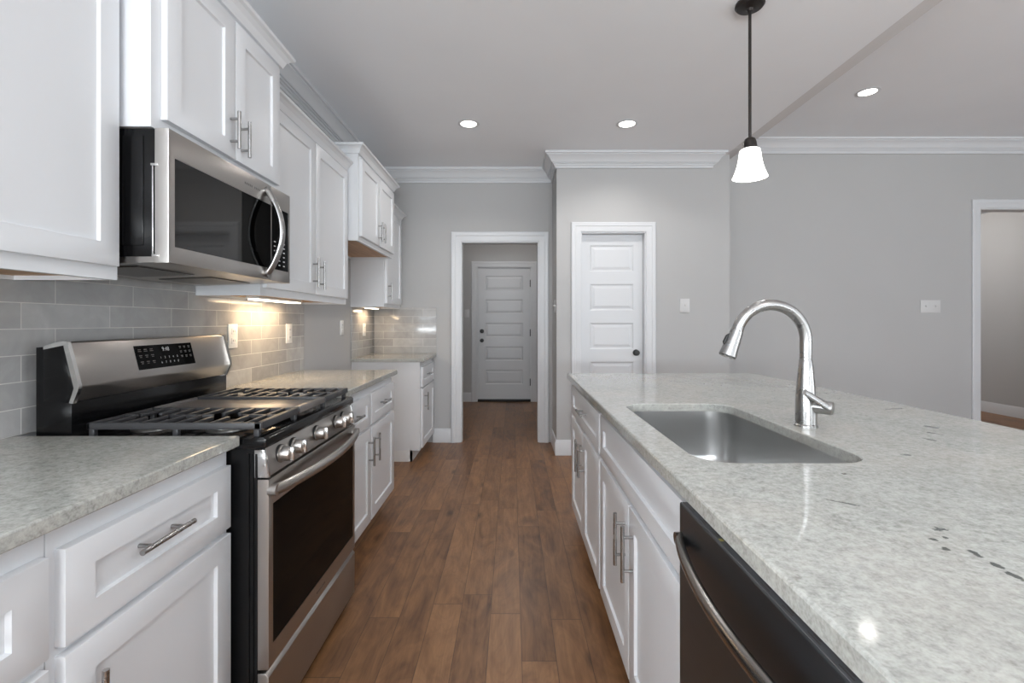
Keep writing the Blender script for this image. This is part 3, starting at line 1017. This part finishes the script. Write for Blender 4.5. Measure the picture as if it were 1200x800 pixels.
f = on_slope(0.0)
bm = bmesh.new()
g0, g1 = on_slope(-0.002), on_slope(0.0012)
A = [bm.verts.new(g0(u, v)) for u, v in ((1.612, 0.022), (1.898, 0.022), (1.898, 0.106), (1.612, 0.106))]
C = [bm.verts.new(g1(u, v)) for u, v in ((1.612, 0.022), (1.898, 0.022), (1.898, 0.106), (1.612, 0.106))]
bm.faces.new(A[::-1])
bm.faces.new(C)
for k in range(4):
    bm.faces.new([A[k], A[(k + 1) % 4], C[(k + 1) % 4], C[k]])
dsp = obj('display', bm, 'glass_black', bgd)
bm = bmesh.new()
g2 = on_slope(0.0016)
text_bm(bm, '9:48', 0.021, g2, 1.755, 0.088)
for k, ch in enumerate('12345'):
    text_bm(bm, ch, 0.011, g2, 1.722 + k * 0.021, 0.058)
for k, ch in enumerate('67890'):
    text_bm(bm, ch, 0.011, g2, 1.722 + k * 0.021, 0.040)
obj('display_digits', bm, 'mark_white', dsp)
bm = bmesh.new()


def mark(u, v, w, h):
    q = [bm.verts.new(g2(a, b)) for a, b in ((u - w, v - h), (u + w, v - h), (u + w, v + h), (u - w, v + h))]
    bm.faces.new(q)


for r, v in enumerate((0.089, 0.068, 0.046)):
    for c in range(3):
        mark(1.632 + c * 0.027, v + 0.003, 0.007, 0.0014)
        mark(1.632 + c * 0.027, v - 0.003, 0.005 if r else 0.008, 0.0012)
for r, v in enumerate((0.091, 0.073, 0.055)):
    for c in range(3):
        mark(1.832 + c * 0.024, v + 0.003, 0.006, 0.0014)
        mark(1.832 + c * 0.024, v - 0.002, 0.005, 0.0012)
obj('display_marks', bm, 'mark_grey', dsp)

# burners
for bx_, by_, br in ((-0.90, 1.512, 0.045), (-1.14, 1.512, 0.038), (-0.90, 1.997, 0.050), (-1.14, 1.997, 0.036)):
    bm = bmesh.new()
    lathe(bm, [(br + 0.016, 0.9005), (br + 0.016, 0.906), (br + 0.004, 0.909), (br + 0.002, 0.914)], (bx_, by_, 0), 'z', 28)
    b_ = obj('burner', bm, 'burner_ring', rg)
    bm = bmesh.new()
    lathe(bm, [(br, 0.9145), (br, 0.921), (br - 0.005, 0.9245), (0.004, 0.9255)], (bx_, by_, 0), 'z', 28)
    obj('burner_cap', bm, 'burner', b_)


def grate(y0, y1):
    bm = bmesh.new()
    x0, x1, zt = -1.235, -0.728, 0.947
    hb, w = 0.012, 0.011
    def bar(xa, ya, xb, yb, z=zt, ww=w, hh=hb):
        d = Vector((xb - xa, yb - ya, 0))
        n = Vector((-d.y, d.x, 0)).normalized() * ww / 2
        pts = [Vector((xa, ya, 0)) + n, Vector((xb, yb, 0)) + n, Vector((xb, yb, 0)) - n, Vector((xa, ya, 0)) - n]
        L = [bm.verts.new((p.x, p.y, z - hh)) for p in pts]
        U = [bm.verts.new((p.x * 1 + (0), p.y, z)) for p in pts]
        bm.faces.new(L[::-1])
        bm.faces.new(U)
        for k in range(4):
            bm.faces.new([L[k], L[(k + 1) % 4], U[(k + 1) % 4], U[k]])
    bar(x0, y0 + w / 2, x1, y0 + w / 2, zt, w, 0.020)
    bar(x0, y1 - w / 2, x1, y1 - w / 2, zt, w, 0.020)
    bar(x0 + w / 2, y0, x0 + w / 2, y1, zt, w, 0.020)
    bar(x1 - w, y0, x1 - w, y1, zt, w * 1.8, 0.022)
    ym = (y0 + y1) / 2
    n = 9
    for i in range(n):
        x = x0 + 0.05 + (x1 - x0 - 0.10) * i / (n - 1)
        near = min(abs(x + 0.90), abs(x + 1.14))
        gap = 0.028 if near < 0.035 else 0.0
        if gap:
            bar(x, y0 + w, x, ym - gap)
            bar(x, ym + gap, x, y1 - w)
        elif near < 0.075:
            bar(x, y0 + w, x, ym - 0.012)
            bar(x, ym + 0.012, x, y1 - w)
        else:
            bar(x, y0 + w, x, y1 - w)
    bar(x0 + w, ym, -1.185, ym)
    bar(-1.095, ym, -0.945, ym)
    bar(-0.855, ym, x1 - w, ym)
    for x in (x0 + 0.012, -0.98, x1 - 0.016):
        for y in (y0 + 0.010, y1 - 0.010):
            box(bm, x - 0.008, x + 0.008, y - 0.007, y + 0.007, 0.9025, zt - 0.012)
    return obj('grate', bm, 'iron', rg, bevel=0.0025)


grate(1.386, 1.640)
grate(1.869, 2.123)
bm = B((-1.225, -0.752, 1.648, 1.861, 0.926, 0.938), (-1.235, -1.225, 1.645, 1.864, 0.926, 0.947), (-0.752, -0.728, 1.645, 1.864, 0.926, 0.947))
for x in (-1.21, -0.76):
    for y in (1.66, 1.85):
        box(bm, x - 0.008, x + 0.008, y - 0.007, y + 0.007, 0.9025, 0.926)
obj('griddle', bm, 'griddle', rg, bevel=0.003)

# control panel, knobs
bm = bmesh.new()
prism(bm, [(-0.742, 0.872), (-0.716, 0.872), (-0.703, 0.792), (-0.742, 0.792)], 'y', RY0 + 0.012, RY1 - 0.012)
cp = obj('control_panel', bm, 'steel', rg, bevel=0.0015)
for yy in (RY0, RY1 - 0.0115):
    bm = bmesh.new()
    prism(bm, [(-0.742, 0.871), (-0.714, 0.871), (-0.701, 0.791), (-0.742, 0.791)], 'y', yy, yy + 0.0115)
    obj('panel_end_cap', bm, 'chrome', cp, bevel=0.001)
for ky in (1.466, 1.553, 1.735, 1.925, 2.005):
    bm = bmesh.new()
    lathe(bm, [(0.027, 0), (0.027, 0.006), (0.022, 0.009), (0.0215, 0.030), (0.019, 0.034), (0.002, 0.0345)], (-0.711, ky, 0.836), 'x', 28)
    kn = obj('knob', bm, 'steel', cp)
    obj('knob_grip', B((-0.690, -0.668, ky - 0.006, ky + 0.006, 0.815, 0.857)), 'chrome', kn, bevel=0.003)
    bm = bmesh.new()
    lathe(bm, [(0.0285, -0.003), (0.0285, 0.004)], (-0.711, ky, 0.836), 'x', 28)
    obj('knob_bezel', bm, 'dark_gap', kn)

# oven door
od = obj('oven_door', framed_slab(-0.738, RXF, RY0 + 0.001, RY1 - 0.001, 0.236, 0.785, 1.402, 2.107, 0.298, 0.708), 'steel', rg)
obj('oven_window', B((RXF - 0.0028, RXF - 0.0006, 1.403, 2.106, 0.299, 0.707)), 'glass_black', od)
bm = bmesh.new()
hp, hr = [], []
for k in range(25):
    q = k / 24
    hp.append((RXF + 0.010 + 0.046 * math.sin(PI * q) ** 0.7, RY0 + 0.014 + (RY1 - RY0 - 0.028) * q, 0.752))
    hr.append(0.017)
tube(bm, hp, hr, 18, flat=0.68, ref=(0, 0, 1))
for yy in (RY0 + 0.014, RY1 - 0.014):
    lathe(bm, [(0.017, -0.012), (0.017, 0.012)], (RXF + 0.008, yy, 0.752), 'x', 18)
obj('handle', bm, 'steel', od)
bm = bmesh.new()
for k in range(9):
    box(bm, RXF, RXF + 0.0003, 1.715 + k * 0.009, 1.7206 + k * 0.009, 0.262, 0.269)
obj('brand_mark', bm, 'mark_grey', od)
# storage drawer with finger groove
bm = bmesh.new()
prism(bm, [(-0.738, 0.036), (-0.706, 0.036), (-0.703, 0.042), (-0.701, 0.214), (-0.712, 0.226), (-0.738, 0.226)], 'y', RY0 + 0.001, RY1 - 0.001)
obj('storage_drawer', bm, 'steel', rg, bevel=0.0015)

# ------------------------------------------------------------------ island
IX0, IX1 = 0.347, 1.545
IY0, IY1 = 0.36, 3.03
XI = 0.387         # frame of the island fronts (door face 0.367)
XIB = 0.985
base_cabinet('white island sink cabinet with false front over two doors', -1, XIB, XI, 1.006, 1.998,
             [('panel', 1.012, 1.990, 0.683, 0.853, None), ('door', 1.012, 1.500, 0.113, 0.662, (True, 1.450, 0.535, 0.17)), ('door', 1.507, 1.990, 0.113, 0.662, (True, 1.553, 0.535, 0.17))])
base_cabinet('white island cabinet at the far end, drawer over two doors', -1, XIB, XI, 2.001, 2.955,
             [('drawer', 2.018, 2.936, 0.683, 0.853, (False, 2.477, 0.768, 0.17)), ('door', 2.018, 2.470, 0.113, 0.662, (True, 2.425, 0.535, 0.17)), ('door', 2.478, 2.936, 0.113, 0.662, (True, 2.522, 0.535, 0.17))])


def rrect(x0, x1, y0, y1, r, n=8):
    pts = []
    for cx, cy, a in ((x1 - r, y1 - r, 0), (x0 + r, y1 - r, PI / 2), (x0 + r, y0 + r, PI), (x1 - r, y0 + r, 3 * PI / 2)):
        for k in range(n + 1):
            pts.append((cx + r * math.cos(a + PI / 2 * k / n), cy + r * math.sin(a + PI / 2 * k / n)))
    return pts


SX0, SX1, SY0, SY1, SR = 0.440, 0.850, 1.105, 1.905, 0.085
bm = bmesh.new()
c = 0.005


def loop(pts, z):
    vs = [bm.verts.new((p[0], p[1], z)) for p in pts]
    return vs


def ring(A, C):
    n = len(A)
    for k in range(n):
        bm.faces.new([A[k], A[(k + 1) % n], C[(k + 1) % n], C[k]])


def rect(x0, x1, y0, y1):
    return rrect(x0, x1, y0, y1, 0.008, 4)


o_top = loop(rect(IX0 + c, IX1 - c, IY0 + c, IY1 - c), 0.914)
o_mid = loop(rect(IX0 + 0.0015, IX1 - 0.0015, IY0 + 0.0015, IY1 - 0.0015), 0.9125)
o_edge = loop(rect(IX0, IX1, IY0, IY1), 0.909)
o_bot = loop(rect(IX0, IX1, IY0, IY1), 0.884)
h_top = loop(rrect(SX0 - 0.003, SX1 + 0.003, SY0 - 0.003, SY1 + 0.003, SR + 0.003), 0.914)
h_edge = loop(rrect(SX0, SX1, SY0, SY1, SR), 0.911)
h_bot = loop(rrect(SX0, SX1, SY0, SY1, SR), 0.884)
ring(o_top, o_mid)
ring(o_mid, o_edge)
ring(o_edge, o_bot)
ring(h_top, h_edge)
ring(h_edge, h_bot)
for outer, inner in ((o_top, h_top), (o_bot, h_bot)):
    es = []
    for L in (outer, inner):
        for k in range(len(L)):
            e = bm.edges.get((L[k], L[(k + 1) % len(L)]))
            es.append(e)
    bmesh.ops.triangle_fill(bm, use_beauty=True, edges=es)
isl = obj('countertop', bm, 'granite', sharp=18)
tag(isl, 'large pale granite island countertop with a sink cutout and dark flecks', 'countertop')

# undermount sink
sk = thing('kitchen_sink', 'stainless single-bowl sink set under the island countertop', 'sink', ((SX0 + SX1) / 2, (SY0 + SY1) / 2, 0.66))
bm = bmesh.new()
rings = []
ins0 = -0.004
for ins, z, r in ((-0.022, 0.8836, SR + 0.02), (-0.004, 0.8836, SR + 0.003), (-0.004, 0.878, SR + 0.003), (0.0, 0.80, SR), (0.006, 0.715, SR), (0.012, 0.692, SR), (0.026, 0.674, SR), (0.048, 0.667, SR - 0.01), (0.12, 0.664, 0.06)):
    rings.append(loop(rrect(SX0 + ins, SX1 - ins, SY0 + ins, SY1 - ins, r), z))
for A, C in zip(rings, rings[1:]):
    ring(A, C)
bm.faces.new(rings[-1])
obj('bowl', bm, 'sink', sk, sharp=60)
bm = bmesh.new()
dx, dy = 0.645, 1.56
lathe(bm, [(0.055, 0.6645), (0.055, 0.667), (0.044, 0.668), (0.038, 0.6655), (0.012, 0.6652), (0.010, 0.672), (0.002, 0.673)], (dx, dy, 0), 'z', 28)
obj('drain', bm, 'chrome', sk)

# faucet
fx, fy = 0.922, 1.50
fa = thing('kitchen_faucet', 'tall gooseneck pull-down faucet in brushed nickel behind the island sink', 'faucet', (fx, fy, 0.914))
bm = bmesh.new()
lathe(bm, [(0.033, 0.914), (0.033, 0.919), (0.0305, 0.922), (0.0300, 0.955), (0.0285, 1.00), (0.0250, 1.05), (0.0215, 1.09), (0.0192, 1.118), (0.0180, 1.121)], (fx, fy, 0), 'z', 32)
obj('body', bm, 'nickel', fa)
Rg = 0.113
zc = 1.180
pts = [(fx, fy, 1.119), (fx, fy, 1.15)]
A1 = math.radians(161)
for k in range(29):
    a = A1 * k / 28
    pts.append((fx - Rg + Rg * math.cos(a), fy - 0.012 * k / 28, zc + Rg * math.sin(a)))
bm = bmesh.new()
tube(bm, pts, 0.0172, 20)
obj('spout', bm, 'nickel', fa)
e0 = Vector(pts[-1])
dr = (Vector(pts[-1]) - Vector(pts[-2])).normalized()
bm = bmesh.new()
sh = [e0 - dr * 0.001, e0 + dr * 0.004, e0 + dr * 0.0045, e0 + dr * 0.05, e0 + dr * 0.088, e0 + dr * 0.092]
tube(bm, sh, [0.0178, 0.0178, 0.0185, 0.0225, 0.0265, 0.0235], 24)
sp = obj('spray_head', bm, 'nickel', fa)
bm = bmesh.new()
side = Vector((dr.z, 0, -dr.x))
if side.x > 0:
    side = -side
bp = [e0 + dr * 0.022 + side * 0.0175, e0 + dr * 0.032 + side * 0.0225, e0 + dr * 0.052 + side * 0.0245, e0 + dr * 0.060 + side * 0.0205]
tube(bm, bp, [0.003, 0.0055, 0.0055, 0.003], 12, flat=1.0)
obj('spray_button', bm, 'hardware', sp)
bm = bmesh.new()
hd = Vector((0.72, -0.69, 0)).normalized()
hz = 0.977
c0 = Vector((fx, fy, hz))
tube(bm, [c0 + hd * 0.018, c0 + hd * 0.070, c0 + hd * 0.073], [0.0205, 0.0205, 0.0185], 28)
lv0 = c0 + hd * 0.058 + Vector((-0.008, -0.010, 0.006))
lv1 = Vector((fx - 0.034, fy - 0.050, hz + 0.050))
tube(bm, [lv0, lv0.lerp(lv1, 0.5), lv1], [0.0135, 0.0125, 0.0110], 18, flat=0.62)
obj('handle', bm, 'nickel', fa)

# dishwasher
DY0, DY1 = 0.395, 0.998
dw = thing('dishwasher', 'dark stainless dishwasher with a bowed bar handle under the island countertop', 'dishwasher', (0.65, 0.697, 0))
obj('body', B((0.405, 0.960, DY0 + 0.004, DY1 - 0.004, 0.085, 0.868), (0.43, 0.95, DY0 + 0.01, DY1 - 0.01, 0.0, 0.085)), 'black_matte', dw)
bm = bmesh.new()
prism(bm, [(0.404, 0.10), (0.352, 0.10), (0.350, 0.105), (0.350, 0.862), (0.352, 0.8645), (0.404, 0.8645)], 'y', DY0, DY1)
dd = obj('door', bm, 'steel_dark', dw, bevel=0.0015)
bm = B((0.3525, 0.398, DY0 + 0.004, DY1 - 0.006, 0.8647, 0.8660))
cs = obj('control_strip', bm, 'strip', dd)
bm = bmesh.new()
for k in range(9):
    if k not in (3, 4):
        yy = 0.95 - k * 0.055
        box(bm, 0.3560, 0.3580, yy - 0.012, yy + 0.012, 0.8660, 0.8662)
        box(bm, 0.3605, 0.3622, yy - 0.007, yy + 0.007, 0.8660, 0.8662)
obj('control_marks', bm, 'mark_grey', cs)
obj('indicator_light', B((0.3555, 0.3625, 0.815, 0.824, 0.8660, 0.8663)), plain('yellow_indicator_sticker', rgb(190, 180, 110), 0.5), cs)
bm = bmesh.new()
hp = []
for k in range(25):
    q = k / 24
    hp.append((0.346 - 0.040 * math.sin(PI * q) ** 0.75, DY0 + 0.015 + (DY1 - DY0 - 0.030) * q, 0.795))
tube(bm, hp, 0.0125, 16, flat=0.75, ref=(0, 0, 1))
for yy in (DY0 + 0.015, DY1 - 0.015):
    lathe(bm, [(0.0125, -0.012), (0.0125, 0.008)], (0.348, yy, 0.795), 'x', 16)
obj('handle', bm, 'handle_dark', dd)

# ------------------------------------------------------------------ lamps
def spot(name, loc, power, size, blend, col, parent=None, radius=0.05):
    d = bpy.data.lights.new(name, 'SPOT')
    d.energy, d.spot_size, d.spot_blend, d.color, d.shadow_soft_size = power, math.radians(size), blend, col, radius
    o = bpy.data.objects.new(name, d)
    COL.objects.link(o)
    if parent:
        o.parent = parent
        o.location = Vector(loc) - Vector(parent.location)
    else:
        o.location = loc
    return o


def recessed(label, x, y, z, power):
    t = thing('recessed_light', label, 'ceiling light', (x, y, z))
    bm = bmesh.new()
    lathe(bm, [(0.062, -0.001), (0.082, -0.001), (0.084, -0.004), (0.066, -0.008), (0.062, -0.005)], (x, y, z), 'z', 40, cap=False)
    bm2 = bm
    obj('trim_ring', bm2, 'trim', t)
    bm = bmesh.new()
    lathe(bm, [(0.0615, -0.0005), (0.0615, -0.004), (0.03, -0.006)], (x, y, z), 'z', 40)
    obj('lens', bm, 'lens', t)
    spot('lamp_glow', (x, y, z - 0.02), power, 150, 0.6, CAN_COL, t)


recessed('round recessed ceiling light above the aisle, left of the two in the kitchen ceiling', -0.341, 3.76, CEIL_K, CAN_W)
recessed('round recessed ceiling light above the pantry side, right of the two in the kitchen ceiling', 0.905, 3.76, CEIL_K, CAN_W)
recessed('round recessed light in the higher ceiling at the upper right', 2.81, 3.775, CEIL_R, CAN_W * 0.10)
# assumed can lights, unseen above the frame, over the near kitchen and living room
for x, y, z, k in ((-0.341, 1.55, CEIL_K, 0.12), (0.905, 1.55, CEIL_K, 0.12), (0.3, -0.8, CEIL_K, 1.2), (4.6, 1.2, CEIL_R, 0.5)):
    spot('assumed_can_lamp', (x, y, z - 0.02), CAN_W * k, 150, 0.6, CAN_COL)
for loc, k in (((0.0, 6.2, 2.68), 1.0), ((5.2, 6.6, 2.68), 3.0)):  # unseen lamps added to brighten the hall and the right passage
    d = bpy.data.lights.new('hall_fill', 'POINT')
    d.energy, d.color, d.shadow_soft_size = HALL_W * k, CAN_COL, 0.12
    o = bpy.data.objects.new('hall_fill', d)
    COL.objects.link(o)
    o.location = loc

d = bpy.data.lights.new('added_fill_glow', 'POINT')     # added ceiling fill in place of an assumed second pendant, unseen above the frame
d.energy, d.color, d.shadow_soft_size = PEND_W, CAN_COL, 0.07
o = bpy.data.objects.new('added_fill_glow', d)
COL.objects.link(o)
o.location = (1.165, 0.75, 1.93)
px, py = 1.165, 2.34
pd = thing('pendant_light', 'small pendant lamp with frosted white glass bell shade hanging over the island', 'pendant lamp', (px, py, 1.946))
bm = bmesh.new()
lathe(bm, [(0.066, CEIL_K - 0.0005), (0.068, CEIL_K - 0.012), (0.060, CEIL_K - 0.022), (0.018, CEIL_K - 0.030), (0.012, CEIL_K - 0.040)], (px, py, 0), 'z', 32)
obj('canopy', bm, 'bronze', pd)
bm = bmesh.new()
lathe(bm, [(0.0072, 2.130), (0.0072, CEIL_K - 0.036)], (px, py, 0), 'z', 14)
obj('rod', bm, 'bronze', pd)
bm = bmesh.new()
lathe(bm, [(0.012, 2.142), (0.024, 2.134), (0.030, 2.118), (0.033, 2.094), (0.040, 2.086), (0.040, 2.078)], (px, py, 0), 'z', 28)
obj('socket', bm, 'bronze', pd)
bm = bmesh.new()
pr = [(0.038, 2.086), (0.046, 2.080), (0.050, 2.060), (0.053, 2.035), (0.059, 2.005), (0.068, 1.975), (0.078, 1.950), (0.080, 1.946)]
lathe(bm, pr + [(r - 0.004, z + 0.001) for r, z in pr[::-1]], (px, py, 0), 'z', 40, cap=False)
obj('shade', bm, 'shade', pd)
bm = bmesh.new()
lathe(bm, [(0.012, 2.08), (0.014, 2.05), (0.028, 2.01), (0.030, 1.99), (0.022, 1.97), (0.003, 1.962)], (px, py, 0), 'z', 24)
obj('bulb', bm, 'lens', pd)
d = bpy.data.lights.new('lamp_glow', 'POINT')
d.energy, d.color, d.shadow_soft_size = PEND_W, CAN_COL, 0.05
o = bpy.data.objects.new('lamp_glow', d)
COL.objects.link(o)
o.parent = pd
o.location = (0, 0, -0.03)
